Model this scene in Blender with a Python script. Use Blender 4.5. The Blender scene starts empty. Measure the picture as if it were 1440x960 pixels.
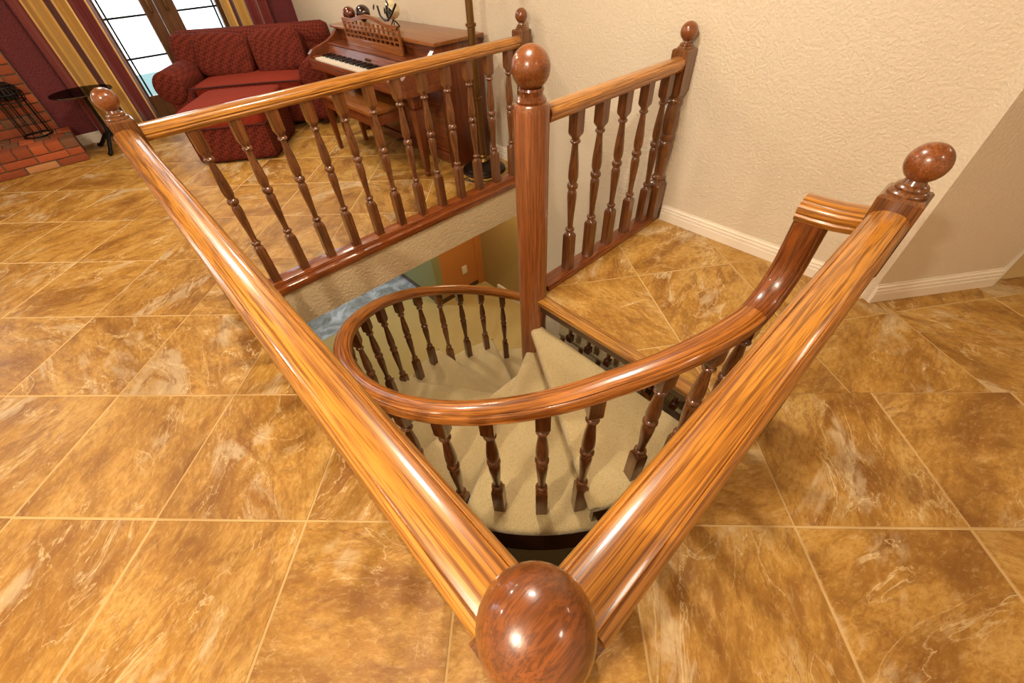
import bpy, bmesh, math, random
from mathutils import Vector, Matrix
random.seed(7)
R = math.radians
scene = bpy.context.scene
col = scene.collection

# ------------------------------------------------------------------ camera
def look(yaw, pitch, roll):
    y, p, r = R(yaw), R(pitch), R(roll)
    fwd = Vector((math.cos(y)*math.cos(p), math.sin(y)*math.cos(p), -math.sin(p)))
    rt = Vector((math.sin(y), -math.cos(y), 0)); up = rt.cross(fwd)
    r2 = rt*math.cos(r) + up*math.sin(r); u2 = up*math.cos(r) - rt*math.sin(r)
    return Matrix(((r2.x, u2.x, -fwd.x), (r2.y, u2.y, -fwd.y), (r2.z, u2.z, -fwd.z)))
cam = bpy.data.cameras.new('camera'); cam.sensor_width = 36; cam.lens = 572.956/1440*36
cam.clip_start = .02
co = bpy.data.objects.new('camera', cam); col.objects.link(co)
co.matrix_world = Matrix.Translation((-.0504, -.0424, 1.4317)) @ look(49.116, 45.402, -3.56).to_4x4()
scene.camera = co

# ------------------------------------------------------------------ world, lights, exposure
w = bpy.data.worlds.new('world'); scene.world = w; w.use_nodes = True
bg = w.node_tree.nodes['Background']; bg.inputs[0].default_value = (.86, .95, 1, 1); bg.inputs[1].default_value = 4.0
vs = scene.view_settings
vs.view_transform = 'Standard'; vs.look = 'None'; vs.gamma = 1; vs.use_curve_mapping = False
vs.exposure = -0.36
CEIL = 2.55
LIGHTS = [  # x, y, z, watts, size, colour
    (-1.36, .26, CEIL-.08, 205, .22, (1, .885, .72)),
    (.95, 1.25, CEIL-.08, 52, .34, (1, .89, .74)),
    (.35, 4.1, CEIL-.08, 46, .34, (1, .885, .72)),
    (1.5, 5.2, CEIL-.08, 25, .34, (1, .885, .72)),
    (3.3, -1.35, CEIL-.08, 6, .34, (1, .89, .74)),
    (.8, -1.5, CEIL-.08, 8, .34, (1, .89, .74)),
    (-1.7, 3.4, CEIL-.08, 30, .34, (1, .885, .72)),
]
LOWER_FILL_LIGHTS = [  # unseen lights added to brighten the lower room
    (2.75, 3.55, -.36, 16, .3, (1, .72, .38)),
    (1.35, 3.3, -.36, 12, .3, (1, .86, .62)),
    (1.1, 5.75, -.36, 40, .5, (.86, .93, 1)),  # added cool light, stands in for window daylight on the slate
]

# ------------------------------------------------------------------ node helpers
def lin(c):
    if isinstance(c, str):
        c = [int(c[i:i+2], 16)/255 for i in (1, 3, 5)]
    return tuple((x/12.92 if x <= .04045 else ((x+.055)/1.055)**2.4) for x in c[:3]) + (1,)

class NT:
    def __init__(s, name):
        s.m = bpy.data.materials.new(name); s.m.use_nodes = True
        s.t = s.m.node_tree; s.b = s.t.nodes['Principled BSDF']; s.out = s.t.nodes['Material Output']
    def n(s, typ, ins=None, **kw):
        nd = s.t.nodes.new('ShaderNode'+typ)
        for k, v in kw.items(): setattr(nd, k, v)
        for k, v in (ins or {}).items():
            if hasattr(v, 'is_output') or isinstance(v, bpy.types.NodeSocket): s.t.links.new(v, nd.inputs[k])
            else: nd.inputs[k].default_value = v
        return nd
    def ramp(s, fac, stops, interp='LINEAR'):
        nd = s.n('ValToRGB', {0: fac}); cr = nd.color_ramp; cr.interpolation = interp
        while len(cr.elements) < len(stops): cr.elements.new(.5)
        for e, (p, c) in zip(cr.elements, stops):
            e.position = p; e.color = lin(c) if not isinstance(c, float) else (c, c, c, 1)
        return nd.outputs[0]
    def mix(s, fac, a, b, mode='MIX'):
        nd = s.n('Mix', data_type='RGBA', blend_type=mode)
        for i, v in ((0, fac), (6, a), (7, b)):
            if isinstance(v, bpy.types.NodeSocket): s.t.links.new(v, nd.inputs[i])
            else: nd.inputs[i].default_value = v
        return nd.outputs[2]
    def math(s, op, a, b=0.0, c=0.0):
        nd = s.n('Math', {0: a, 1: b, 2: c}, operation=op); return nd.outputs[0]
    def set(s, **kw):
        for k, v in kw.items():
            k = k.replace('_', ' ')
            if isinstance(v, bpy.types.NodeSocket): s.t.links.new(v, s.b.inputs[k])
            else: s.b.inputs[k].default_value = v
        return s
    def bump(s, h, strength, dist=.01):
        nd = s.n('Bump', {'Height': h, 'Strength': strength, 'Distance': dist}); s.t.links.new(nd.outputs[0], s.b.inputs['Normal'])
    def noise(s, vec, scale, detail=3, rough=.5, dist=0.0):
        return s.n('TexNoise', {'Vector': vec, 'Scale': scale, 'Detail': detail, 'Roughness': rough, 'Distortion': dist}).outputs[0]

def plain(name, c, rough=.5, **kw):
    t = NT(name); t.set(Base_Color=lin(c), Roughness=rough, **kw); return t.m

def wood(name, light, mid, dark, coord, sc=(3.0, 150, 150), band=(.6, 16, 16), rough=.3, coat=.7):
    """varnished oak; the grain runs along the first mapped axis"""
    t = NT(name)
    tc = t.n('TexCoord').outputs['UV' if coord == 'UV' else 'Object']
    inf = t.n('ObjectInfo').outputs['Random']
    off = t.n('CombineXYZ', {0: t.math('MULTIPLY', inf, 17.0), 1: t.math('MULTIPLY', inf, 5.3), 2: t.math('MULTIPLY', inf, 9.1)}).outputs[0]
    def mapped(s):
        if coord == 'Z': s = (s[1], s[2], s[0])
        if coord == 'Y': s = (s[1], s[0], s[2])
        m = t.n('Mapping', {'Vector': tc, 'Scale': s}).outputs[0]
        return t.n('VectorMath', {0: m, 1: off}, operation='ADD').outputs[0]
    streak = t.noise(mapped(sc), 1.6, 3, .55, .15)
    pore = t.noise(mapped((sc[0]*2.2, sc[1]*2.4, sc[2]*2.4)), 1.6, 2, .5)
    bnd = t.noise(mapped(band), 1.5, 2, .5, .6)
    rings = t.math('SINE', t.math('MULTIPLY', bnd, 42.0))
    rings = t.math('MULTIPLY_ADD', rings, .5, .5)
    base = t.ramp(bnd, [(.3, mid), (.7, light)])
    base = t.mix(t.math('MULTIPLY', t.ramp(rings, [(.55, 0.0), (1.0, 1.0)]), .38), base, lin(dark))
    base = t.mix(t.math('MULTIPLY', t.ramp(streak, [(.49, 0.0), (.59, 1.0)]), .72), base, lin(dark))
    base = t.mix(t.math('MULTIPLY', t.ramp(pore, [(.54, 0.0), (.64, 1.0)]), .55), base, lin(dark))
    t.set(Base_Color=base, Roughness=rough, Coat_Weight=coat, Coat_Roughness=.09)
    t.bump(streak, .05, .004)
    return t.m

M = {}
M['rail'] = wood('varnished_oak_rail', '#d09038', '#b87628', '#64330c', 'UV')
M['rail_red'] = wood('reddish_oak_rail', '#c0782c', '#a45e1e', '#5c2c0c', 'UV')
M['turned'] = wood('turned_oak', '#9a5826', '#7e4218', '#4a200b', 'Z')
M['baluster'] = wood('baluster_oak', '#855027', '#683a19', '#3c1c0b', 'Z')
M['block'] = wood('oak_block', '#885427', '#6c3e19', '#3e1e0b', 'Z')
M['block_uv'] = wood('oak_fitting', '#9a5624', '#7c4016', '#451d09', 'UV', sc=(6, 160, 160))
M['shoe'] = wood('oak_shoe', '#a35a22', '#8a4418', '#53240c', 'X')
M['shoe_y'] = wood('oak_shoe_across', '#c08a3a', '#a8702a', '#5c2c10', 'Y')
M['ball'] = wood('turned_oak_ball', '#925224', '#774017', '#562a10', 'X', sc=(9, 210, 210), band=(2.5, 22, 22))
M['post'] = wood('oak_centre_post', '#9c5a2c', '#864a22', '#603010', 'Z')
M['dark_wood'] = wood('dark_stained_wood', '#512810', '#3f1c0b', '#241006', 'X')
M['piano'] = wood('piano_walnut', '#8c4a20', '#743814', '#4a1f0b', 'Y', rough=.35, coat=.4)
M['piano_z'] = wood('piano_walnut_upright', '#834319', '#6b3112', '#441b09', 'Z', rough=.35, coat=.4)
M['piano_top'] = wood('piano_lid_walnut', '#a06226', '#8a4f1c', '#633312', 'Y', rough=.35, coat=.4)
M['door_wood'] = wood('door_stained_wood', '#6a4420', '#5a3617', '#40220d', 'Z', rough=.4, coat=.3)

def wall_mat(name, c, c2, bump=.33, scale=75):
    t = NT(name); p = t.n('NewGeometry').outputs['Position']
    n1 = t.noise(p, scale, 3, .55); n2 = t.noise(p, 2.2, 2)
    t.set(Base_Color=t.mix(n2, lin(c), lin(c2)), Roughness=.62)
    t.bump(t.ramp(n1, [(.40, 0.0), (.60, 1.0)]), bump, .006)
    return t.m
M['wall'] = wall_mat('cream_textured_plaster', '#ddcfb8', '#d8c9b0')
M['plaster'] = wall_mat('cream_plaster_band', '#d8bf96', '#d2b78c', .4, 60)
M['red_wall'] = wall_mat('burgundy_textured_paint', '#6a1d22', '#5c161c', .5)
M['lower_wall'] = wall_mat('olive_paint', '#a58a52', '#9c8049', .1)
M['green_wall'] = wall_mat('sage_paint', '#9a9a68', '#90905e', .1)
M['orange_wall'] = wall_mat('terracotta_paint', '#c9843f', '#c07a38', .1)
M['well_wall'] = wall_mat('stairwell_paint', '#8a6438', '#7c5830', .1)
M['ceiling'] = plain('white_ceiling', '#f2e8d8', .8)
M['white'] = plain('white_trim_paint', '#efe4d2', .35)
M['black_metal'] = plain('black_iron', '#17120f', .45, Metallic=.6)
M['brass'] = plain('antique_brass', '#7a5a30', .35, Metallic=.8)
M['bronze'] = plain('dark_bronze', '#2c2118', .35, Metallic=.6)
M['black'] = plain('black_rubber', '#0d0c0b', .4)
M['ivory'] = plain('ivory_key', '#f1e8d6', .25)
M['ebony'] = plain('ebony_key', '#14100d', .25)
M['grout'] = plain('sand_grout', '#c6a56e', .8)
M['mortar'] = plain('brick_mortar', '#6d5a48', .9)
M['plate'] = plain('ivory_plate', '#e6d9bf', .4)
M['emit'] = NT('lit_diffuser').set(Base_Color=(1, .9, .75, 1), Emission_Color=(1, .88, .7, 1), Emission_Strength=7.0).m
M['patio'] = plain('grey_green_patio', '#6f8c8a', .8)

def tile_mat():
    t = NT('riven_slate_tile')
    p = t.n('NewGeometry').outputs['Position']
    oc = t.n('ObjectInfo').outputs['Color']
    sep = t.n('SeparateColor', {0: oc})
    off = t.n('VectorMath', {0: oc, 1: (31.0, 47.0, 23.0)}, operation='MULTIPLY').outputs[0]
    rot = t.n('VectorRotate', {'Vector': p, 'Angle': t.math('MULTIPLY', sep.outputs[0], 6.28)}, rotation_type='Z_AXIS').outputs[0]
    v = t.n('VectorMath', {0: rot, 1: off}, operation='ADD').outputs[0]
    st = t.n('Mapping', {'Vector': v, 'Scale': (1.0, 2.0, 1.0)}).outputs[0]
    big = t.noise(st, 2.2, 7, .58, .5)
    fine = t.noise(st, 34, 8, .76, .5)
    med = t.noise(st, 7, 6, .62, .7)
    vein = t.noise(st, 2.4, 7, .55, 1.3)
    pale = t.noise(st, 1.7, 7, .6, .8)
    c = t.ramp(big, [(.30, '#7d4f18'), (.41, '#9b6e28'), (.52, '#b38538'), (.68, '#c29a52')])
    c = t.mix(t.ramp(med, [(.34, .65), (.50, 0.0)]), c, lin('#7d4d18'))
    c = t.mix(t.ramp(med, [(.55, 0.0), (.72, .5)]), c, lin('#cfa763'))
    c = t.mix(t.ramp(fine, [(.36, .62), (.52, 0.0)]), c, lin('#8a5a1e'))
    c = t.mix(t.ramp(fine, [(.53, 0.0), (.70, .5)]), c, lin('#d4b47c'))
    c = t.mix(t.ramp(t.math('ADD', pale, t.math('MULTIPLY', t.math('SUBTRACT', med, .5), .35)), [(.57, 0.0), (.66, .55)]), c, lin('#c9b592'))
    ridge = t.math('ABSOLUTE', t.math('SUBTRACT', vein, .5))
    gate = t.ramp(pale, [(.46, 0.0), (.56, 1.0)])
    c = t.mix(t.math('MULTIPLY', t.ramp(ridge, [(.0, .7), (.010, 0.0)]), gate), c, lin('#dcc596'))
    ridge2 = t.math('ABSOLUTE', t.math('SUBTRACT', vein, .44))
    c = t.mix(t.math('MULTIPLY', t.ramp(ridge2, [(.0, .6), (.008, 0.0)]), gate), c, lin('#74420f'))
    t.set(Base_Color=c, Roughness=t.ramp(fine, [(.3, .34), (.7, .5)]), Specular_IOR_Level=.4)
    h = t.math('ADD', t.math('MULTIPLY', vein, .8), t.math('ADD', t.math('MULTIPLY', med, .5), t.math('MULTIPLY', fine, .25)))
    t.bump(h, .4, .014)
    return t.m
M['tile'] = tile_mat()

def carpet_mat():
    t = NT('beige_carpet'); p = t.n('NewGeometry').outputs['Position']
    f = t.noise(p, 220, 2, .7); g = t.noise(p, 5, 4, .6); k = t.noise(p, 60, 3, .6)
    c = t.mix(g, lin('#c0a672'), lin('#d6c08e'))
    c = t.mix(t.ramp(f, [(.35, .5), (.55, 0.0)]), c, lin('#8f7748'))
    c = t.mix(t.ramp(k, [(.3, .3), (.5, 0.0)]), c, lin('#9c8354'))
    t.set(Base_Color=c, Roughness=.95, Sheen_Weight=.25)
    t.bump(f, .8, .006); return t.m
M['carpet'] = carpet_mat()
def slate_mat():
    t = NT('blue_grey_slate'); p = t.n('NewGeometry').outputs['Position']
    g = t.noise(p, 3.5, 8, .65, .8)
    t.set(Base_Color=t.ramp(g, [(.36, '#68675c'), (.5, '#989a9c'), (.63, '#c4c6ca')]), Roughness=.35); return t.m
M['slate'] = slate_mat()
def lower_floor_mat():
    t = NT('lower_beige_carpet'); p = t.n('NewGeometry').outputs['Position']
    g = t.noise(p, 3, 3)
    t.set(Base_Color=t.mix(g, lin('#b2985c'), lin('#bfa568')), Roughness=.9); return t.m
M['lower_floor'] = lower_floor_mat()
def brick_mat():
    t = NT('fired_clay_brick'); p = t.n('NewGeometry').outputs['Position']
    oc = t.n('SeparateColor', {0: t.n('ObjectInfo').outputs['Color']})
    g = t.noise(p, 25, 4, .6)
    c = t.ramp(oc.outputs[0], [(.0, '#8a3f1c'), (.35, '#b3562a'), (.6, '#a04a22'), (.78, '#6f4a30'), (.9, '#c08a56')], 'CONSTANT')
    c = t.mix(t.math('MULTIPLY', g, .5), c, lin('#7a4326'))
    t.set(Base_Color=c, Roughness=.85); t.bump(g, .4, .01); return t.m
M['brick'] = brick_mat()
def fabric(name, a, b, sc=26):
    t = NT(name); tc = t.n('TexCoord').outputs['Object']
    m = t.n('Mapping', {'Vector': tc, 'Rotation': (R(18), R(33), R(45))}).outputs[0]
    ck = t.n('TexChecker', {'Vector': m, 'Scale': float(sc), 'Color1': lin(a), 'Color2': lin(b)}).outputs[0]
    n = t.noise(tc, 9, 3); c = t.mix(t.math('MULTIPLY', n, .5), ck, lin(a))
    t.set(Base_Color=c, Roughness=.9, Specular_IOR_Level=.2)
    t.bump(t.noise(tc, 260, 2), .4, .003); return t.m
M['sofa'] = fabric('red_checked_upholstery', '#6a2819', '#40150d', 40)
M['sofa_seat'] = fabric('red_ribbed_upholstery', '#822c18', '#6c2013', 60)
M['piping'] = plain('dark_red_piping', '#431009', .9)
def curtain_mat():
    t = NT('striped_curtain_silk')
    u = t.n('SeparateXYZ', {0: t.n('TexCoord').outputs['UV']}).outputs[0]
    f = t.math('FRACT', t.math('MULTIPLY', u, .95))
    G, G2, RD, RD2 = '#b58a3c', '#d8b468', '#6b1512', '#46100c'
    c = t.ramp(f, [(0, RD), (.17, G2), (.2, G), (.42, G2), (.45, RD2), (.55, G2), (.58, G), (.72, G2), (.75, RD), (.97, G2)], 'CONSTANT')
    t.set(Base_Color=c, Roughness=.55, Sheen_Weight=.3); return t.m
M['curtain'] = curtain_mat()
def glass_mat(name, tint=(1, 1, 1, 1), k=.08):
    t = NT(name); t.t.nodes.remove(t.b)
    tr = t.n('BsdfTransparent', {0: tint}); gl = t.n('BsdfGlossy', {'Roughness': .02})
    mx = t.n('MixShader', {0: k, 1: tr.outputs[0], 2: gl.outputs[0]}); t.t.links.new(mx.outputs[0], t.out.inputs[0]); return t.m
M['glass'] = glass_mat('clear_glass')
M['smoked'] = glass_mat('smoked_glass', (.22, .2, .2, 1), .12)
M['egg_red'] = wood('polished_red_stone', '#7a2c12', '#5c1d0c', '#300d06', 'Z', sc=(8, 10, 10), band=(4, 5, 5), rough=.15, coat=1)
M['egg_dark'] = wood('polished_dark_stone', '#3a1710', '#28100b', '#120706', 'Z', sc=(8, 10, 10), band=(4, 5, 5), rough=.15, coat=1)
M['porcelain'] = plain('cream_porcelain', '#eadfb4', .2, Coat_Weight=.5)

# ------------------------------------------------------------------ mesh helpers
def link(name, me, mat, parent=None, loc=None):
    o = bpy.data.objects.new(name, me); col.objects.link(o)
    if mat is not None and not me.materials: me.materials.append(mat)
    if parent: o.parent = parent
    if loc: o.location = loc
    return o
def smooth(me, ang=35):
    for p in me.polygons: p.use_smooth = True
    me.set_sharp_from_angle(angle=R(ang)); return me
def mesh(name, v, f, sm=0, uv=None):
    me = bpy.data.meshes.new(name); me.from_pydata([tuple(x) for x in v], [], f)
    if uv:
        l = me.uv_layers.new(name='UVMap')
        k = 0
        for fi, p in enumerate(me.polygons):
            for j in range(p.loop_total): l.data[k].uv = uv[fi][j]; k += 1
    me.validate(); me.update()
    if sm: smooth(me, sm)
    return me
def bm_mesh(name, bm, sm=0):
    me = bpy.data.meshes.new(name); bmesh.ops.recalc_face_normals(bm, faces=bm.faces); bm.to_mesh(me); bm.free()
    if sm: smooth(me, sm)
    return me
def add_box(bm, x0, x1, y0, y1, z0, z1, bevel=0.0, mat=None):
    r = bmesh.ops.create_cube(bm, size=1)
    vs_ = r['verts']
    for v in vs_:
        v.co = Vector(((x0+x1)/2+v.co.x*(x1-x0), (y0+y1)/2+v.co.y*(y1-y0), (z0+z1)/2+v.co.z*(z1-z0)))
    if mat is not None:
        for v in vs_: v.co = mat @ v.co
    if bevel:
        es = {e for v in vs_ for e in v.link_edges}
        bmesh.ops.bevel(bm, geom=list(es), offset=bevel, segments=2, affect='EDGES', profile=.6)
def box(name, x0, x1, y0, y1, z0, z1, mat, parent=None, bevel=0.0, origin=None):
    bm = bmesh.new(); add_box(bm, x0, x1, y0, y1, z0, z1, bevel)
    return link(name, bm_mesh(name, bm, 30 if bevel else 0), mat, parent)
def boxes(name, lst, mat, parent=None, bevel=0.0):
    bm = bmesh.new()
    for b in lst: add_box(bm, *b, bevel)
    return link(name, bm_mesh(name, bm, 30 if bevel else 0), mat, parent)
def ringmesh(name, rings, n=24, sm=35, cap=True):
    """rings: (z, radius, squareness 0 round .. 1 square) from bottom to top"""
    v, f = [], []
    for z, r, s in rings:
        for i in range(n):
            a = 2*math.pi*(i+.0)/n
            c, d = math.cos(a), math.sin(a)
            k = r*((1-s) + s/max(abs(c), abs(d)))
            v.append((c*k, d*k, z))
    for j in range(len(rings)-1):
        for i in range(n):
            a, b = j*n+i, j*n+(i+1) % n
            f.append((a, b, b+n, a+n))
    if cap:
        f.append(tuple(range(n-1, -1, -1))); f.append(tuple(range((len(rings)-1)*n, len(rings)*n)))
    return mesh(name, v, f, sm)
def sphere_rings(zc, r, n=14, rz=None):
    rz = rz or r
    return [(zc-rz*math.cos(math.pi*i/n), max(r*math.sin(math.pi*i/n), .0006), 0) for i in range(n+1)]
def sweep(name, path, ups, prof, mat, parent=None, sm=40, u0=0.0, closed_prof=True):
    """path points, up vectors, profile (lateral, up) closed polygon; UV = metres along, metres around"""
    path = [Vector(p) for p in path]; n = len(prof)
    g = [0]
    for i in range(n): g.append(g[-1]+math.dist(prof[i], prof[(i+1) % n]))
    v, f, uv = [], [], []; L = [u0]
    for i, p in enumerate(path):
        t = (path[min(i+1, len(path)-1)]-path[max(i-1, 0)]).normalized()
        up = Vector(ups[i] if isinstance(ups, list) else ups); up = (up - t*up.dot(t)).normalized(); lat = t.cross(up)
        for a, b in prof: v.append(p + lat*a + up*b)
        if i: L.append(L[-1]+(p-path[i-1]).length)
    for i in range(len(path)-1):
        for j in range(n):
            k = (j+1) % n
            f.append((i*n+j, i*n+k, (i+1)*n+k, (i+1)*n+j))
            uv.append(((L[i], g[j]), (L[i], g[j+1]), (L[i+1], g[j+1]), (L[i+1], g[j])))
    f.append(tuple(range(n-1, -1, -1))); uv.append([(prof[j][0], prof[j][1]) for j in range(n-1, -1, -1)])
    e = (len(path)-1)*n
    f.append(tuple(range(e, e+n))); uv.append([(prof[j][0], prof[j][1]) for j in range(n)])
    me = mesh(name, v, f, sm, uv)
    bm = bmesh.new(); bm.from_mesh(me); bmesh.ops.recalc_face_normals(bm, faces=bm.faces); bm.to_mesh(me); bm.free()
    smooth(me, sm)
    return link(name, me, mat, parent)
def tube(name, pts, r, mat, parent=None, n=8):
    pts = [Vector(p) for p in pts]
    prof = [(r*math.cos(2*math.pi*i/n), r*math.sin(2*math.pi*i/n)) for i in range(n)]
    v, f = [], []; up = None
    for i, p in enumerate(pts):
        t = (pts[min(i+1, len(pts)-1)]-pts[max(i-1, 0)]).normalized()
        if up is None: up = Vector((0, 0, 1)) if abs(t.z) < .9 else Vector((1, 0, 0))
        up = (up-t*up.dot(t)).normalized(); lat = t.cross(up)
        v += [p+lat*a+up*b for a, b in prof]
    for i in range(len(pts)-1):
        for j in range(n):
            k = (j+1) % n; f.append((i*n+j, (i+1)*n+j, (i+1)*n+k, i*n+k))
    f.append(tuple(range(n))); e = (len(pts)-1)*n; f.append(tuple(range(e+n-1, e-1, -1)))
    return link(name, mesh(name, v, f, 60), mat, parent)
def softbox(name, sx, sy, sz, mat, parent=None, loc=(0, 0, 0), rot=(0, 0, 0), e=5.0, n=10, puff=0.0):
    """rounded, slightly puffed upholstery block, full sizes"""
    bm = bmesh.new(); bmesh.ops.create_cube(bm, size=2)
    bmesh.ops.subdivide_edges(bm, edges=bm.edges, cuts=n, use_grid_fill=True)
    for v in bm.verts:
        x, y, z = (math.copysign(abs(q)**.85, q) for q in v.co)
        k = (abs(x)**e+abs(y)**e+abs(z)**e)**(-1/e)*max(abs(x), abs(y), abs(z))
        x, y, z = x*k, y*k, z*k
        pf = 1+puff*(1-x*x)*(1-y*y)
        v.co = Vector((x*sx/2, y*sy/2, z*sz/2*pf))
    o = link(name, bm_mesh(name, bm, 60), mat, parent, loc); o.rotation_euler = rot
    return o
def empty(name, loc=(0, 0, 0), rz=0.0):
    o = bpy.data.objects.new(name, None); o.empty_display_size = .1; col.objects.link(o)
    o.location = loc; o.rotation_euler = (0, 0, rz); return o
def tag(o, label, cat, group=None):
    o['label'] = label; o['category'] = cat
    if group: o['group'] = group
    return o
def struct(o, label=None):
    o['kind'] = 'structure'
    if label: o['label'] = label
    return o
def prism_y(name, poly, y0, y1, mat, parent=None, bevel=0.0):
    """polygon in x,z extruded along y"""
    n = len(poly); v = [(x, y0, z) for x, z in poly]+[(x, y1, z) for x, z in poly]
    f = [tuple(range(n)), tuple(range(2*n-1, n-1, -1))]+[(i, i+n, (i+1) % n+n, (i+1) % n) for i in range(n)]
    me = mesh(name, v, f); bm = bmesh.new(); bm.from_mesh(me); bmesh.ops.recalc_face_normals(bm, faces=bm.faces); bm.to_mesh(me); bm.free()
    return link(name, me, mat, parent)

# ------------------------------------------------------------------ key dimensions (metres)
CX, CY = 1.209, 1.21            # axis of the spiral
LY = 2.38                       # line of the guard rail on the living-room side
WX = 2.39                       # long cream wall
YW = 6.45                       # window wall
A2 = Vector((2.352, -.076)); A3 = Vector((2.926, -.478)); A4 = Vector((4.9, -.76))
LOW = -2.6

# ------------------------------------------------------------------ floor slab and tiles
floor = boxes('floor', [(-3, .05, -2.5, 6.6, -.28, -.0018), (.05, WX, LY-.05, 6.6, -.28, -.0018),
                        (.05, 5, -2.5, .05, -.28, -.0018), (1.23, WX, .05, 1.19, -.115, -.0018)], M['grout'])
struct(floor, 'tan slate-look tile floor laid on the diagonal')
def clip(poly, n, d):           # keep n.p <= d
    out = []
    for i, p in enumerate(poly):
        q = poly[(i+1) % len(poly)]
        a, b = n[0]*p[0]+n[1]*p[1]-d, n[0]*q[0]+n[1]*q[1]-d
        if a <= 0: out.append(p)
        if (a < 0 < b) or (b < 0 < a):
            t = a/(a-b); out.append((p[0]+(q[0]-p[0])*t, p[1]+(q[1]-p[1])*t))
    return out
def area(p): return abs(sum(p[i][0]*p[(i+1) % len(p)][1]-p[(i+1) % len(p)][0]*p[i][1] for i in range(len(p))))/2
def seed3(*k):
    r = random.Random(str(k)); return (r.random(), r.random(), r.random(), 1)
full_cache = {}
def lay(origin, ang, size, planes, key, gap=.0037, rng=14):
    c, s = math.cos(R(ang)), math.sin(R(ang)); h = size/2-gap
    for i in range(-rng, rng+1):
        for j in range(-rng, rng+1):
            u, v = (i+.5)*size, (j+.5)*size
            cx, cy = origin[0]+c*u-s*v, origin[1]+s*u+c*v
            sq = [(cx+c*a-s*b, cy+s*a+c*b) for a, b in ((-h, -h), (h, -h), (h, h), (-h, h))]
            p = sq
            for n, d in planes:
                p = clip(p, n, d)
                if len(p) < 3: break
            if len(p) < 3 or area(p) < .0015: continue
            isfull = abs(area(p)-area(sq)) < 1e-6
            if isfull and key in full_cache: me = full_cache[key]
            else:
                q = [(x-cx, y-cy) for x, y in p]; m = len(q)
                ins = []
                if isfull:
                    ins = [(x*(1-.004/h), y*(1-.004/h)) for x, y in q]
                    v_ = [(x, y, -.012) for x, y in q]+[(x, y, -.0025) for x, y in q]+[(x, y, 0) for x, y in ins]
                    f_ = [tuple(range(2*m, 3*m))]+[(a+b*m, (a+1) % m+b*m, (a+1) % m+(b+1)*m, a+(b+1)*m) for b in (0, 1) for a in range(m)]
                else:
                    v_ = [(x, y, -.012) for x, y in q]+[(x, y, 0) for x, y in q]
                    f_ = [tuple(range(m, 2*m))]+[(a, (a+1) % m, (a+1) % m+m, a+m) for a in range(m)]
                me = mesh('tile', v_, f_); me.materials.append(M['tile'])
                if isfull: full_cache[key] = me
            o = link('tile', me, None, floor, (cx, cy, 0)); o.color = seed3(key, i, j)
T = .5537; OA = (.1527, .51)
VX0, VX1 = ((-1, 0), 1.75), None
lay(OA, 45, T, [((1, 0), -.03), ((-1, 0), 1.7), ((0, 1), YW), ((0, -1), 1.0)], 'A')
lay(OA, 45, T, [((-1, 0), .03), ((1, 0), WX), ((0, 1), YW), ((0, -1), -(LY+.055))], 'A')
lay(OA, 45, T, [((0, 1), -.03), ((-1, 0), .03), ((1, 1), 1.442), ((0, -1), 1.5)], 'A')
OB = (2.203, .576); TB = .556
lay(OB, -34.5, TB, [((-1, 0), -1.245), ((1, 0), WX), ((0, 1), 1.16), ((0, -1), .03)], 'B')
nw = (A3-A2); nn = Vector((-nw.y, nw.x)).normalized()
lay(OB, -34.5, TB, [((0, 1), -.03), ((-1, -1), -1.442), ((1, 0), 4.9), ((0, -1), 1.7), ((nn.x, nn.y), nn.dot(A2)+.02)], 'B')

# ------------------------------------------------------------------ upper walls, ceiling
def wallseg(name, a, b, z0, z1, mat, th=.12):
    a, b = Vector(a), Vector(b); d = (b-a).normalized(); n = Vector((d.y, -d.x))*-1   # thickness to the left of a->b
    q = [a, b, b+n*th, a+n*th]
    v = [(p.x, p.y, z) for z in (z0, z1) for p in q]
    f = [(3, 2, 1, 0), (4, 5, 6, 7), (0, 1, 5, 4), (1, 2, 6, 5), (2, 3, 7, 6), (3, 0, 4, 7)]
    return struct(link(name, mesh(name, v, f), mat))
wallseg('wall_right', (WX, YW+.15), (WX, A2.y), LOW, CEIL, M['wall'], .0301) if False else None
struct(box('wall_right', WX, WX+.14, A2.y+.03, YW+.15, -.28, CEIL, M['wall']), 'cream orange-peel plaster wall behind the stairs')
wallseg('wall_angled', A2, A3, -.28, CEIL, M['wall'], .14)
wallseg('wall_hall', A3, A4, -.28, CEIL, M['wall'], .14)
struct(boxes('wall_window', [(-.37, .42, YW, YW+.15, -.1, CEIL), (1.66, WX, YW, YW+.15, -.1, CEIL), (.42, 1.66, YW, YW+.15, 2.12, CEIL)], M['red_wall']), 'burgundy wall around the french doors')
struct(box('wall_left', -3.12, -3, -2.6, 6.6, -.1, CEIL, M['wall']))
struct(box('wall_front', -3.12, 5, -2.62, -2.5, -.1, CEIL, M['wall']))
struct(box('wall_far', 4.9, 5.02, -2.5, -.6, -.1, CEIL, M['wall']))
struct(box('ceiling', -3.1, 5.1, -2.6, 6.6, CEIL, CEIL+.1, M['ceiling']))

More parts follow.
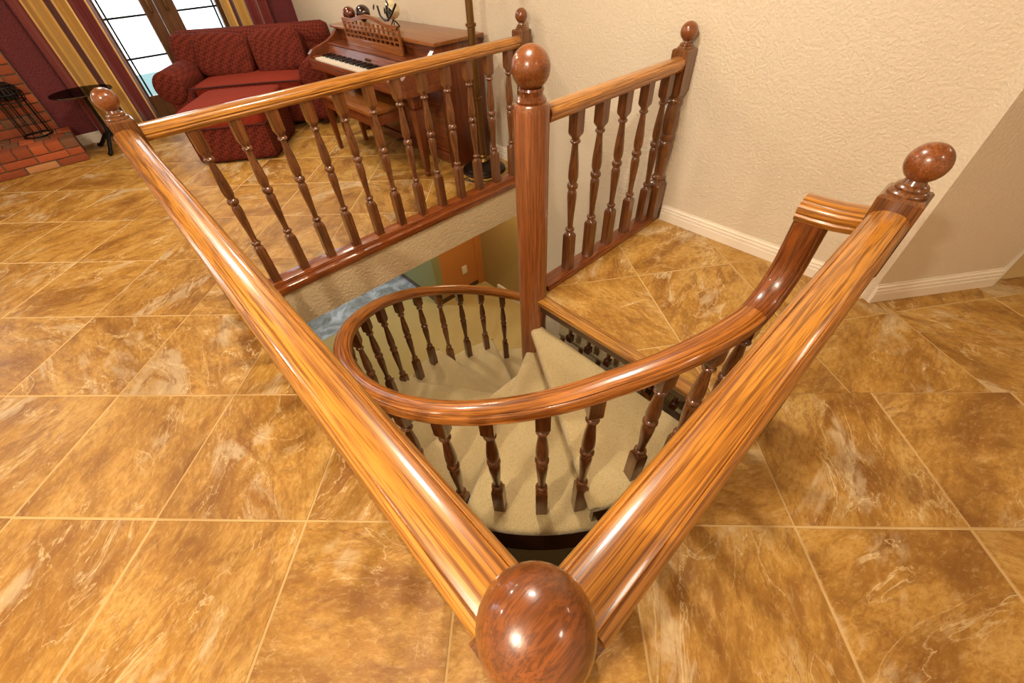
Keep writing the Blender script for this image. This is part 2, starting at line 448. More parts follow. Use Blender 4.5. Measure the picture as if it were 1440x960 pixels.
def baseboard(name, a, b, mat, h=.098, flip=False):
    a, b = Vector((a[0], a[1], 0)), Vector((b[0], b[1], 0))
    prof = [(0, 0), (.019, 0), (.019, h*.50), (.013, h*.54), (.017, h*.58), (.017, h*.70), (.010, h*.74), (.013, h*.78), (.013, h*.88), (.006, h*.93), (.006, h), (0, h)]
    if flip: prof = [(-x, z) for x, z in prof]
    return struct(sweep(name, [a, b], (0, 0, 1), prof, mat, None, 20))
baseboard('baseboard_right', (WX, A2.y+.01), (WX, 1.155), M['white'], flip=True)
baseboard('baseboard_right_back', (WX, LY+.06), (WX, YW), M['white'], flip=True)
baseboard('baseboard_angled', A2, A3, M['white'], .105)
baseboard('baseboard_hall', A3, A4, M['white'], .105)
baseboard('baseboard_window', (-.34, YW), (.4, YW), M['white'])
baseboard('baseboard_window_right', (1.68, YW), (WX, YW), M['white'])

# ------------------------------------------------------------------ french doors
def door(name, x0, x1, gl0, gl1):
    o = struct(boxes(name, [(x0, gl0, YW+.02, YW+.07, .02, 2.08), (gl1, x1, YW+.02, YW+.07, .02, 2.08),
                            (gl0, gl1, YW+.02, YW+.07, .02, .29), (gl0, gl1, YW+.02, YW+.07, 1.98, 2.08)], M['door_wood']),
               'dark wood french door with leaded panes')
    zs = [.29, .628, .964, 1.30, 1.64, 1.98]
    vb = gl0+.028 if name == 'door_1' else gl1-.028
    for k in range(5):
        for xa, xb in ((gl0, vb), (vb, gl1)):
            box('pane', xa, xb, YW+.042, YW+.046, zs[k], zs[k+1], M['glass'], o)
    for z in zs[1:-1]: box('glazing_bar', gl0, gl1, YW+.034, YW+.054, z-.008, z+.008, M['black_metal'], o)
    box('glazing_bar', vb-.008, vb+.008, YW+.0335, YW+.0545, .29, 1.98, M['black_metal'], o)
    hd = box('door_handle', (gl1+x1)/2-.01 if name == 'door_1' else (x0+gl0)/2-.01, (gl1+x1)/2+.01 if name == 'door_1' else (x0+gl0)/2+.01, YW-.03, YW+.02, .98, 1.1, M['brass'], o, .004)
    return o
door('door_1', .44, .985, .50, .87); door('door_2', .99, 1.63, 1.165, 1.56)
struct(boxes('trim_1', [(.40, .445, YW-.012, YW+.08, 0, 2.13), (1.63, 1.675, YW-.012, YW+.08, 0, 2.13), (.40, 1.675, YW-.012, YW+.08, 2.08, 2.17)], M['door_wood']))
struct(box('patio_ground', -4, 6, YW+.15, 10.3, -.2, -.06, M['patio']), 'pale patio outside the doors')

def curtain(name, x0, x1, y, lab, folds, ph=0.0, u0=0.0):
    nx, nz = 120, 10; v, f, uv = [], [], []
    for k in range(nz+1):
        z = .03+2.3*k/nz
        for i in range(nx+1):
            s = i/nx; x = x0+(x1-x0)*s
            v.append((x, y-.035*math.sin(2*math.pi*folds*s+ph)-.01*math.sin(5*s+z*2), z))
    for k in range(nz):
        for i in range(nx):
            a = k*(nx+1)+i; f.append((a, a+1, a+nx+2, a+nx+1))
            uv.append([(u0+(x1-x0)*q/nx*1.9, r/nz) for q, r in ((i, k), (i+1, k), (i+1, k+1), (i, k+1))])
    o = empty(name, ((x0+x1)/2, y, 0)); me = mesh('drape', v, f, 70, uv)
    d = link('drape', me, M['curtain'], o, (-(x0+x1)/2, -y, 0))
    so = d.modifiers.new('thick', 'SOLIDIFY'); so.thickness = .006
    tube('curtain_rod', [(x0-(x0+x1)/2-.06, .02, 2.36), (x1-(x0+x1)/2+.06, .02, 2.36)], .014, M['bronze'], o)
    tag(o, lab, 'curtain', None); return o
curtain('curtain', -.1, .47, YW-.10, 'red and gold striped curtain behind the small round side table', 4.5, .6, .02)
curtain('curtain', 1.57, 2.05, YW-.10, 'red and gold striped curtain hanging behind the sofa', 4, 2.0, .3)

# ------------------------------------------------------------------ fireplace bricks
fw = struct(box('wall_fireplace', -2.2, -.372, YW-.075, YW+.15, -.1, CEIL, M['mortar']), 'brick fireplace wall')
brick_cache = {}
def brick(parent, x0, x1, y0, y1, z0, z1):
    k = tuple(round(q, 4) for q in (x1-x0, y1-y0, z1-z0))
    if k not in brick_cache:
        bm = bmesh.new(); add_box(bm, -k[0]/2, k[0]/2, -k[1]/2, k[1]/2, -k[2]/2, k[2]/2, .004); me = bm_mesh('brick', bm, 30); me.materials.append(M['brick']); brick_cache[k] = me
    o = link('brick', brick_cache[k], None, parent, ((x0+x1)/2, (y0+y1)/2+random.uniform(-.003, .003), (z0+z1)/2)); o.color = (random.random(),)*3+(1,)
HZ = .205
for r in range(15):
    z = HZ+.006+r*.079; x = -.378-(.12 if r % 2 else 0)
    if r % 2: brick(fw, -.486, -.378, YW-.092, YW-.04, z, z+.067); 
    while x > -1.45:
        brick(fw, x-.228 if not r % 2 else x-.228, x, YW-.092, YW-.04, z, z+.067); x -= .24
hearth = box('hearth', -2.2, -.305, 5.882, YW-.076, 0.0, HZ-.012, M['mortar'])
tag(hearth, 'raised red brick hearth on the tile floor', 'hearth')
for r in range(3):
    z = .004+r*.066; x = -.30-(.12 if r == 1 else 0)
    if r == 1: brick(hearth, -.413, -.30, 5.87, 5.96, z, z+.057)
    while x > -1.5: brick(hearth, x-.228, x, 5.87, 5.96, z, z+.057) if r < 2 else None; x -= .24
for r in range(3):
    y0 = 5.868+r*.173; x = -.30-(.06 if r % 2 else 0)
    while x > -1.4: brick(hearth, x-.108, x, y0, y0+.163, HZ-.07, HZ); x -= .118
def fire_rack():
    o = empty('fireplace_tool_rack', (-.54, 6.25, HZ)); tag(o, 'black wrought iron rack with round wire top and hanging rods on the hearth', 'tool rack')
    def ring(z, r, nm, rr=.005): tube(nm, [(r*math.cos(t*math.pi/12), r*math.sin(t*math.pi/12), z) for t in range(25)], rr, M['black_metal'], o, 6)
    ring(.012, .11, 'base_ring', .007); ring(.30, .105, 'hoop'); ring(.36, .115, 'hoop'); ring(.41, .09, 'hoop'); ring(.44, .05, 'hoop')
    for k in range(10):
        a = 2*math.pi*k/10; c, s = math.cos(a), math.sin(a)
        tube('rod', [(c*.108, s*.108, .012), (c*.105, s*.105, .3)], .0045, M['black_metal'], o, 6)
        tube('cage_wire', [(c*.105, s*.105, .3), (c*.115, s*.115, .36), (c*.09, s*.09, .41), (c*.05, s*.05, .44), (c*.01, s*.01, .455)], .004, M['black_metal'], o, 6)
        a += .3; c, s = math.cos(a), math.sin(a)
        tube('scroll', [(c*(.03+.07*t), s*(.03+.07*t), .31+.11*math.sin(t*6)**2) for t in [q/8 for q in range(9)]], .004, M['black_metal'], o, 6)
fire_rack()

# ------------------------------------------------------------------ round side table
def side_table():
    o = empty('side_table', (-.03, 6.03, 0)); tag(o, 'small round side table with smoked glass top and dark tripod foot', 'table')
    link('glass_top', ringmesh('glass_top', [(.505, .246, 0), (.505, .25, 0), (.515, .25, 0), (.515, .246, 0)], 48), M['smoked'], o)
    link('column', ringmesh('column', [(.12, .018, 0), (.16, .026, 0), (.2, .016, 0), (.45, .014, 0), (.48, .03, 0), (.504, .05, 0)], 16), M['black_metal'], o)
    for k in range(3):
        a = R(245+120*k); c, s = math.cos(a), math.sin(a)
        tube('foot', [(0, 0, .14), (c*.07, s*.07, .13), (c*.15, s*.15, .07), (c*.22, s*.22, .022), (c*.25, s*.25, .02)], .018, M['black_metal'], o)
side_table()

# ------------------------------------------------------------------ guard rails and newels
# handrail section: low crowned top, fine shoulder grooves, rounded side, groove, narrower foot
HALF = [(0, .0265), (.012, .0258), (.022, .0235), (.0285, .0205), (.0300, .0172), (.0318, .0188), (.0365, .0158), (.0405, .0105), (.043, .004), (.043, -.006),
        (.0395, -.010), (.0385, -.013), (.041, -.018), (.037, -.027), (.029, -.036)]
PROF = HALF[::-1]+[(-x, z) for x, z in HALF[1:]]
HR = .90

def baluster_mesh():
    q = .0215
    rings = [(.0, q, 1), (.212, q, 1), (.222, q*.97, .8), (.232, .0165, .15), (.238, .0145, 0), (.246, .0205, 0), (.252, .0215, 0), (.258, .0195, 0), (.263, .0135, 0),
             (.275, .0125, 0), (.32, .0142, 0), (.38, .0178, 0), (.43, .0205, 0), (.455, .0205, 0), (.468, .0175, 0), (.474, .0150, 0),
             (.48, .0205, 0), (.488, .0235, 0), (.498, .0235, 0), (.505, .020, 0), (.511, .0150, 0), (.52, .0180, 0), (.535, .0212, 0), (.56, .0216, 0), (.60, .0195, 0),
             (.65, .0155, 0), (.685, .0128, 0), (.697, .0128, 0), (.701, .019, 0), (.707, .0212, 0), (.713, .019, 0), (.717, .0145, 0), (.726, .0165, .15), (.738, q*.97, .8), (.748, q, 1), (.845, q, 1)]
    return ringmesh('baluster', [(z, r*1.15, q_) for z, r, q_ in rings], 24, 38)
BAL = baluster_mesh(); BAL.materials.append(M['baluster'])
def baluster(parent, loc, rz=0.0, sz=1.0):
    o = link('baluster', BAL, None, parent, loc); o.rotation_euler = (0, 0, rz); o.scale = (1, 1, sz); return o

def newel(x, y, label, ball=.042, zb=1.027, full=True):
    o = empty('newel_post', (x, y, 0)); tag(o, label, 'newel post', 'ball-topped newel posts around the stairwell')
    h = .046
    rings = [(0, h, 1), (.235, h, 1), (.25, h*.95, .8), (.262, .036, .1), (.27, .03, 0), (.28, .04, 0), (.29, .041, 0), (.298, .034, 0), (.31, .029, 0), (.40, .035, 0), (.48, .042, 0), (.50, .038, 0), (.508, .033, 0),
             (.516, .043, 0), (.53, .045, 0), (.542, .042, 0), (.548, .034, 0), (.57, .041, 0), (.60, .042, 0), (.66, .037, 0), (.70, .031, 0), (.706, .04, 0), (.718, .042, 0), (.728, .036, 0), (.738, .036, .1), (.752, h*.95, .8), (.765, h, 1), (.95, h, 1), (.957, h-.006, 1)]
    link('shaft', ringmesh('shaft', rings, 32, 38), M['block'], o)
    dz = zb-1.027; sc = ball/.042
    cap = [(.955, .040, 0), (.961, .0405, 0), (.966, .037, 0), (.968, .032, 0), (.973, .033, 0), (.978, .030, 0), (.981, .024, 0), (.990+dz, .020, 0)]
    link('cap_collar', ringmesh('cap_collar', cap, 32, 38), M['block'], o)
    link('ball_finial', ringmesh('ball_finial', sphere_rings(zb, ball, 18), 36, 60), M['ball'], o)
    return o
newel(-.004, .004, 'oak newel post with ball finial at the corner where the two long guard rails meet', .049, 1.033)
newel(.012, LY, 'oak newel post with ball finial at the guard rail corner facing the brick hearth')
newel(2.30, LY, 'oak newel post with ball finial standing against the wall beside the floor lamp', .040)
newel(2.34, CY, 'oak newel post with ball finial against the wall at the corner of the tiled landing')
newel(1.235, 0, 'oak newel post with ball finial that the curved gooseneck rail runs into')

def guard(name_label, a, b, xs, mat, w):
    """straight guard rail from a to b, balusters at distances xs"""
    a, b = Vector(a), Vector(b); d = (b-a).normalized(); o = empty('guard_rail', (a.x, a.y, 0)); tag(o, name_label, 'railing')
    pa, pb = a+d*(.051 if a.length < .01 else .060 if a.x < .01 else .046)-a, b-d*.046-a
    sweep('handrail', [(pa.x+(pb.x-pa.x)*t/8, pa.y+(pb.y-pa.y)*t/8, HR) for t in range(9)], (0, 0, 1), PROF, mat, o)
    n = Vector((-d.y, d.x))
    bm = bmesh.new(); L = (pb-pa).length
    ang = math.atan2(d.y, d.x)
    me_o = []
    add_box(bm, 0, L, -w, w, 0, .022, .004); add_box(bm, 0, L, -w+.006, w-.006, .021, .03, .003)
    sh = link('shoe_rail', bm_mesh('shoe_rail', bm, 30), M['shoe'], o, (pa.x, pa.y, 0)); sh.rotation_euler = (0, 0, ang)
    for x in xs: baluster(o, (d.x*x, d.y*x, .03), ang, .99)
    return o
guard('straight oak guard rail running from the hearth-side newel to the wall by the floor lamp', (0, LY), (2.30, LY), [.235+.1755*k for k in range(12)], M['rail'], .052)
guard('short oak guard rail between the thick round post and the wall beside the tiled landing', (CX+.03, CY), (2.34, CY), [.256+.1815*k for k in range(5)], M['rail'], .052)
guard('long oak guard rail with streaked grain over the open floor on the fireplace side', (0, 0), (0, LY), [.17+.178*k for k in range(12)], M['rail'], .029)
guard('oak guard rail ending at the gooseneck newel, along the open floor on the landing side', (0, 0), (1.235, 0), [.17+.178*k for k in range(6)], M['rail'], .029)

# plaster band below the living-room guard rail, stairwell linings
struct(boxes('trim_2', [(.05, WX, LY-.078, LY-.05, -.285, -.012)], M['plaster']), 'cream plaster band under the guard rail')
struct(box('trim_3', .05, WX, LY-.092, LY-.045, -.03, .012, M['shoe'], None, .005), 'oak trim board along the plaster band')
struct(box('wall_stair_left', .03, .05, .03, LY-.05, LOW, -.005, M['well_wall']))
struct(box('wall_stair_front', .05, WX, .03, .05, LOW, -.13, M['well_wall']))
struct(box('wall_stair_right', WX, WX+.12, .03, LY-.05, LOW, -.28, M['wall']))

# ------------------------------------------------------------------ landing edge
ln = boxes('trim_4', [(1.175, 1.245, .05, 1.145, -.02, .004)], M['shoe_y'], None, .005); struct(ln, 'oak nosing along the landing edge')
struct(box('trim_5', 1.195, 1.228, .05, 1.15, -.075, -.021, M['dark_wood']), 'dark fascia under the landing nosing')
ro = empty('landing_riser', (1.25, .6, -.2)); tag(ro, 'open riser under the landing with short dark turned spindles', 'riser')
SP = ringmesh('spindle', [(-.02, .016, 1), (.02, .016, 1), (.025, .009, 0), (.07, .012, 0), (.10, .009, 0), (.105, .016, 1), (.125, .016, 1)], 16); SP.materials.append(M['dark_wood'])
for k in range(7): link('spindle', SP, None, ro, (0, -.42+.13*k, 0))
box('back_panel', .13, .15, -.55, .55, -.2, .085, M['carpet'], ro)

# ------------------------------------------------------------------ spiral stairs
stair = empty('spiral_staircase', (CX, CY, LOW)); tag(stair, 'carpeted spiral staircase with curved oak handrail winding down round a thick post', 'staircase')
STEP = 28.4
# thick centre post
cp = link('centre_post', ringmesh('centre_post', [(0, .0735, 0), (3.525, .0735, 0), (3.548, .066, 0), (3.556, .056, 0)], 48, 30), M['post'], stair); cp['label'] = 'thick round oak centre post with large ball finial'
link('cap_collar', ringmesh('cap_collar', [(3.55, .058, 0), (3.562, .061, 0), (3.572, .054, 0), (3.578, .047, 0), (3.59, .047, 0), (3.596, .051, 0), (3.604, .048, 0)], 32), M['turned'], cp)
link('ball_finial', ringmesh('ball_finial', sphere_rings(1.066-LOW, .0735, 22), 44, 60), M['ball'], cp)

def tread_mesh(a0, a1, zt, r0=.072, r1=1.13, th=.062):
    """wedge with a bullnosed front (at a1, lower angle) and rounded rim"""
    na = 10; sec = []
    rs = [r0, .12, .2, .35, .55, .75, .95, 1.06, 1.1, r1-.008, r1]
    rd = .022
    v, f = [], []
    def offs(r):   # nosing overhang in angle
        return 0
    nos = [(-.0, -th), (-.018, -th+.004), (-.028, -th+.016), (-.03, -th*.5), (-.028, -.016), (-.018, -.004), (0, 0)]
    rows = []
    for r in rs:
        dz = -.0 if r < r1-.005 else 0
        drop = 0 if r < r1-.02 else (.006 if r < r1-.001 else .022)
        row = []
        A0, A1 = R(a0), R(a1)
        e = (math.cos(A1), math.sin(A1)); tng = (math.sin(A1), -math.cos(A1))     # direction of decreasing angle
        for n_, z_ in nos:
            row.append((e[0]*r+tng[0]*(-n_), e[1]*r+tng[1]*(-n_), zt+z_-(drop if z_ > -th*.5 else -drop)))
        for k in range(1, na+1):
            a = A1+(A0-A1)*k/na; row.append((math.cos(a)*r, math.sin(a)*r, zt-drop))
        a = A0
        row.append((math.cos(a)*r, math.sin(a)*r, zt-th+drop))
        for k in range(na-1, 0, -1):
            a = A1+(A0-A1)*k/na; row.append((math.cos(a)*r, math.sin(a)*r, zt-th+drop))
        rows.append(row)
    n = len(rows[0])
    for row in rows: v += row
    for i in range(len(rows)-1):
        for j in range(n):
            k = (j+1) % n; f.append((i*n+j, i*n+k, (i+1)*n+k, (i+1)*n+j))
    f.append(tuple(range(n))); e_ = (len(rows)-1)*n; f.append(tuple(range(e_+n-1, e_-1, -1)))
    me = mesh('tread', v, f); bm = bmesh.new(); bm.from_mesh(me); bmesh.ops.recalc_face_normals(bm, faces=bm.faces); bm.to_mesh(me); bm.free()
    return smooth(me, 50)
def wedge(name, a0, a1, r0, r1, z0, z1, mat, parent, n=8):
    v, f = [], []
    for z in (z0, z1):
        for r in (r0, r1):
            for k in range(n+1):
                a = R(a1+(a0-a1)*k/n); v.append((r*math.cos(a), r*math.sin(a), z))
    m = n+1
    for k in range(n):
        f += [(k, k+1, m+k+1, m+k), (2*m+k, 3*m+k, 3*m+k+1, 2*m+k+1), (k, 2*m+k, 2*m+k+1, k+1), (m+k, m+k+1, 3*m+k+1, 3*m+k)]
    f += [(0, m, 3*m, 2*m), (n, 2*m+n, 3*m+n, m+n)]
    me = mesh(name, v, f); bm = bmesh.new(); bm.from_mesh(me); bmesh.ops.recalc_face_normals(bm, faces=bm.faces); bm.to_mesh(me); bm.free()
    return link(name, me, mat, parent)
RISE = .2; NT_ = 13
TOP = {}
for k in range(1, NT_):
    a0 = -90-(k-1)*STEP-(4 if k > 1 else 0); a1 = -94-k*STEP
    zt = -RISE*k
    link('tread', tread_mesh(a0+1.5 if k > 1 else -91.5, a1, zt-LOW), M['carpet'], stair)
    if k < NT_: wedge('riser', a1+2.2, a1+.6, .075, 1.10, zt-RISE-LOW, zt-.06-LOW, M['carpet'], stair, 2)
    wedge('stringer', a0, a1, 1.085, 1.108, zt-.30-LOW if k < 12 else zt-.19-LOW, zt-.058-LOW, M['dark_wood'], stair, 8)
    TOP[k] = (a0, a1, zt)

# curved handrail: measured height along the sweep
ZS = [(-88, .598), (-94, .578), (-109.3, .53), (-119.6, .48), (-134, .398), (-150, .305), (-164.6, .218), (-180, .135), (-209, -.03), (-226.7, -.155), (-248.7, -.328), (-277.3, -.592), (-298, -.762), (-308.3, -.844), (-340, -1.07), (-380, -1.35), (-400, -1.49), (-430, -1.70)]
def rz_(a):
    for (a0, z0), (a1, z1) in zip(ZS, ZS[1:]):
        if a1 <= a <= a0: return z0+(z1-z0)*(a-a0)/(a1-a0)
    return ZS[-1][1]
def rzs(a): return sum(rz_(max(-430, min(-88, a+d))) for d in (-9, -6, -3, 0, 3, 6, 9))/7
RR = 1.03
sr = stair
def rad(a): return RR+.032*max(0, min(1, (a+122)/24))
path = [(rad(a)*math.cos(R(a)), rad(a)*math.sin(R(a)), rzs(a)-LOW) for a in [-430+2*q for q in range(168)]]
sweep('handrail', path, (0, 0, 1), PROF, M['rail_red'], sr)
# the up-easing and the mitred level piece into the newel
e0 = Vector(path[-1]); pts, ups = [e0.copy()], [(0, 0, 1)]
RA = .15; p = e0.copy(); a_ = R(9); st_ = .0125
while p.z < .872-LOW-.012:
    a_ = min(R(90), a_+st_/RA); p = p+Vector((math.cos(a_), -.06*math.cos(a_), math.sin(a_)))*st_
    pts.append(p.copy()); ups.append((-math.sin(a_), 0, math.cos(a_)))
f1 = sweep('riser_fitting', pts, ups, PROF, M['block_uv'], sr); f1['label'] = 'dark vertical gooseneck fitting'
gx, gy, gz = pts[-1]
lv = [(gx+.004, gy+.041, .872-LOW), (gx+.004, gy, .872-LOW), (gx+.004, gy-.05, .874-LOW), (1.235-CX, .0475-CY, .876-LOW)]
sweep('level_fitting', lv, (0, 0, 1), PROF, M['rail'], sr)
SB = [-93.5, -102.5, -112.2, -124.4, -133.6, -143.8, -154, -164.5]+[-164.5-10.4*k for k in range(1, 25)]
for a in SB:
    zt = None
    for k, (a0, a1, z) in TOP.items():
        if a1-1 <= a <= a0+1: zt = z
    if a > -96: zt = -.2
    if a == -124.4: zt = -.4
    if zt is None: continue
    h = rzs(a)-.034-zt
    baluster(sr, (rad(a)*math.cos(R(a)), rad(a)*math.sin(R(a)), zt-LOW-.004), R(a), (h+.008)/.845)

# ------------------------------------------------------------------ lower storey
struct(boxes('floor_lower', [(-1, 5, -1, 4.92, LOW-.1, LOW)], M['lower_floor']))
struct(boxes('floor_lower_slate', [(-1, 5, 4.92, 6.7, LOW-.1, LOW+.004)], M['slate']))
struct(box('ceiling_lower', WX+.14, 5, .03, 6.7, -.3, -.28, M['ceiling']))
struct(box('wall_lower_green', 2.33, 2.45, 4.33, 6.6, LOW, -.28, M['green_wall']))
struct(box('wall_lower_orange', 2.45, 3.2, 4.33, 4.45, LOW, -.28, M['orange_wall']), 'terracotta wall of the lower room')
struct(box('wall_lower_olive', 3.2, 3.32, 2.2, 4.45, LOW, -.28, M['lower_wall']))
struct(box('wall_lower_end', WX+.12, 3.2, 2.2, 2.33, LOW, -.28, M['lower_wall']))
struct(box('wall_lower_far', -1, 2.45, 6.6, 6.7, LOW, -.28, M['green_wall']))
struct(box('wall_lower_left', -1.1, -1, .03, 6.7, LOW, -.28, M['lower_wall']))
struct(box('wall_lower_front', -1, .05, -.1, .03, LOW, -.28, M['lower_wall']))
struct(box('trim_6', 3.08, 3.2, 4.29, 4.33, LOW, -.3, M['orange_wall']))
struct(boxes('baseboard_lower', [(2.33, 3.08, 4.315, 4.33, LOW, LOW+.07), (2.315, 2.33, 4.315, 6.6, LOW, LOW+.07)], M['dark_wood']))
struct(box('baseboard_lower_white', 3.17, 3.2, 3.2, 3.95, LOW, LOW+.12, M['white']))
lp = empty('wall_outlet', (2.86, 4.33, LOW+.38)); tag(lp, 'ivory outlet plate on the terracotta wall of the lower room', 'outlet')
box('plate', -.045, .045, -.012, 0, -.07, .07, M['plate'], lp, .003); box('socket', -.018, .018, -.015, -.011, .012, .045, M['white'], lp, .002); box('socket', -.018, .018, -.015, -.011, -.045, -.012, M['white'], lp, .002)

# ------------------------------------------------------------------ ceiling lights; those of the lower room are added fill
def ceil_light(x, y, z, watts, size, colr, label, grp):
    o = empty('ceiling_light', (x, y, z+.08)); tag(o, label, 'light', grp)
    link('trim_ring', ringmesh('trim_ring', [(-.03, size/2+.02, 0), (-.028, size/2+.03, 0), (0, size/2+.03, 0)], 40), M['white'], o)
    link('diffuser', ringmesh('diffuser', [(-.05, .02, 0), (-.046, size*.3, 0), (-.03, size/2, 0)], 40), M['emit'], o)
    glob = watts > 200                      # the bare globe fixture throws light sideways too
    ld = bpy.data.lights.new('lamp', 'POINT' if glob else 'AREA')
    if glob: ld.shadow_soft_size = .05
    else: ld.shape = 'DISK'; ld.size = size
    ld.energy = watts; ld.color = colr
    lo = bpy.data.objects.new('lamp', ld); col.objects.link(lo); lo.parent = o; lo.location = (0, 0, -.14 if glob else -.06)
LIGHT_LABELS = ['bright round ceiling light with bare bulb over the open tile floor', 'round flush ceiling light over the stairwell', 'round flush ceiling light over the floor in front of the ottoman',
                'round flush ceiling light above the sofa and piano corner', 'round flush ceiling light by the hall beyond the angled wall', 'round flush ceiling light over the floor opposite the landing', 'round flush ceiling light in front of the brick hearth']
for L, lb in zip(LIGHTS, LIGHT_LABELS): ceil_light(*L, lb, 'flush lights on the upper ceiling')
for L, lb in zip(LOWER_FILL_LIGHTS, ['round flush light under the slab beside the terracotta lower wall', 'round flush light under the slab near the foot of the stairs', 'large round flush light over the lower slate floor']): ceil_light(*L, lb, 'flush lights of the lower room')

# ------------------------------------------------------------------ sofa and ottoman
SR = R(-35)
def sofa():
    o = empty('sofa', (1.0-.35*math.cos(SR)-.85*math.sin(SR), 4.356-.35*math.sin(SR)+.85*math.cos(SR), 0), SR)
    tag(o, 'deep red checked sofa with rolled arms in the corner by the piano', 'sofa')
    # local: x along the width, y towards the back, y=0 is the front
    softbox('base', 1.46, .72, .26, M['sofa'], o, (0, .42, .17), e=14)
    softbox('seat_cushion', 1.08, .66, .17, M['sofa_seat'], o, (0, .33, .375), e=7, puff=.12)
    for s in (-1, 1):
        a = softbox('arm', .24, .78, .40, M['sofa'], o, (s*.66, .38, .25), e=8)
        b = link('arm_roll', ringmesh('arm_roll', [(-.40, .02, 0), (-.40, .13, 0), (-.39, .142, 0), (0, .148, 0), (.3, .14, 0), (.36, .1, 0)], 28, 50), M['sofa'], a, (s*.035, -.005, .215)); b.rotation_euler = (R(-90), 0, 0)
    softbox('back', 1.42, .24, .62, M['sofa'], o, (0, .72, .43), (R(-8), 0, 0), e=6)
    r = link('back_roll', ringmesh('back_roll', [(-.80, .03, 0), (-.79, .10, 0), (-.74, .125, 0), (0, .12, 0), (.74, .125, 0), (.79, .10, 0), (.80, .03, 0)], 24, 60), M['sofa'], o, (0, .76, .70)); r.rotation_euler = (0, R(90), 0)
    for x, wd, tilt in ((-.27, .56, 4), (.29, .54, -5)):
        softbox('back_pillow', wd, .22, .40, M['sofa'], o, (x, .53, .605), (R(-17), R(tilt), 0), e=4.6, puff=.0)
    softbox('back_pillow', .36, .2, .36, M['sofa'], o, (-.61, .6, .63), (R(-14), R(6), R(14)), e=4.0)
    tube('piping', [(-.53, -.005, .44), (-.2, -.012, .447), (.2, -.012, .447), (.53, -.005, .44)], .008, M['piping'], o)
    for s in (-1, 1):
        for y in (.1, .72): link('foot', ringmesh('foot', [(0, .02, 0), (.05, .032, 0)], 12), M['dark_wood'], o, (s*.64, y, 0))
sofa()
def ottoman():
    o = empty('ottoman', (1.0-.345*math.cos(SR)-.40*math.sin(SR), 4.356-.345*math.sin(SR)+.40*math.cos(SR), 0), SR)
    tag(o, 'large rectangular red ottoman with checked sides in front of the sofa', 'ottoman')
    softbox('base', .70, .79, .30, M['sofa'], o, (0, 0, .165), e=22)
    softbox('cushion', .72, .81, .15, M['sofa_seat'], o, (0, 0, .365), e=12, puff=.18)
    p = [(-.355, -.4), (.355, -.4), (.355, .4), (-.355, .4), (-.355, -.4)]
    tube('piping', [(x, y, .305) for x, y in p], .008, M['piping'], o)
    for x in (-.3, .3):
        for y in (-.34, .34): link('foot', ringmesh('foot', [(0, .02, 0), (.03, .03, 0)], 12), M['dark_wood'], o, (x, y, 0))
ottoman()

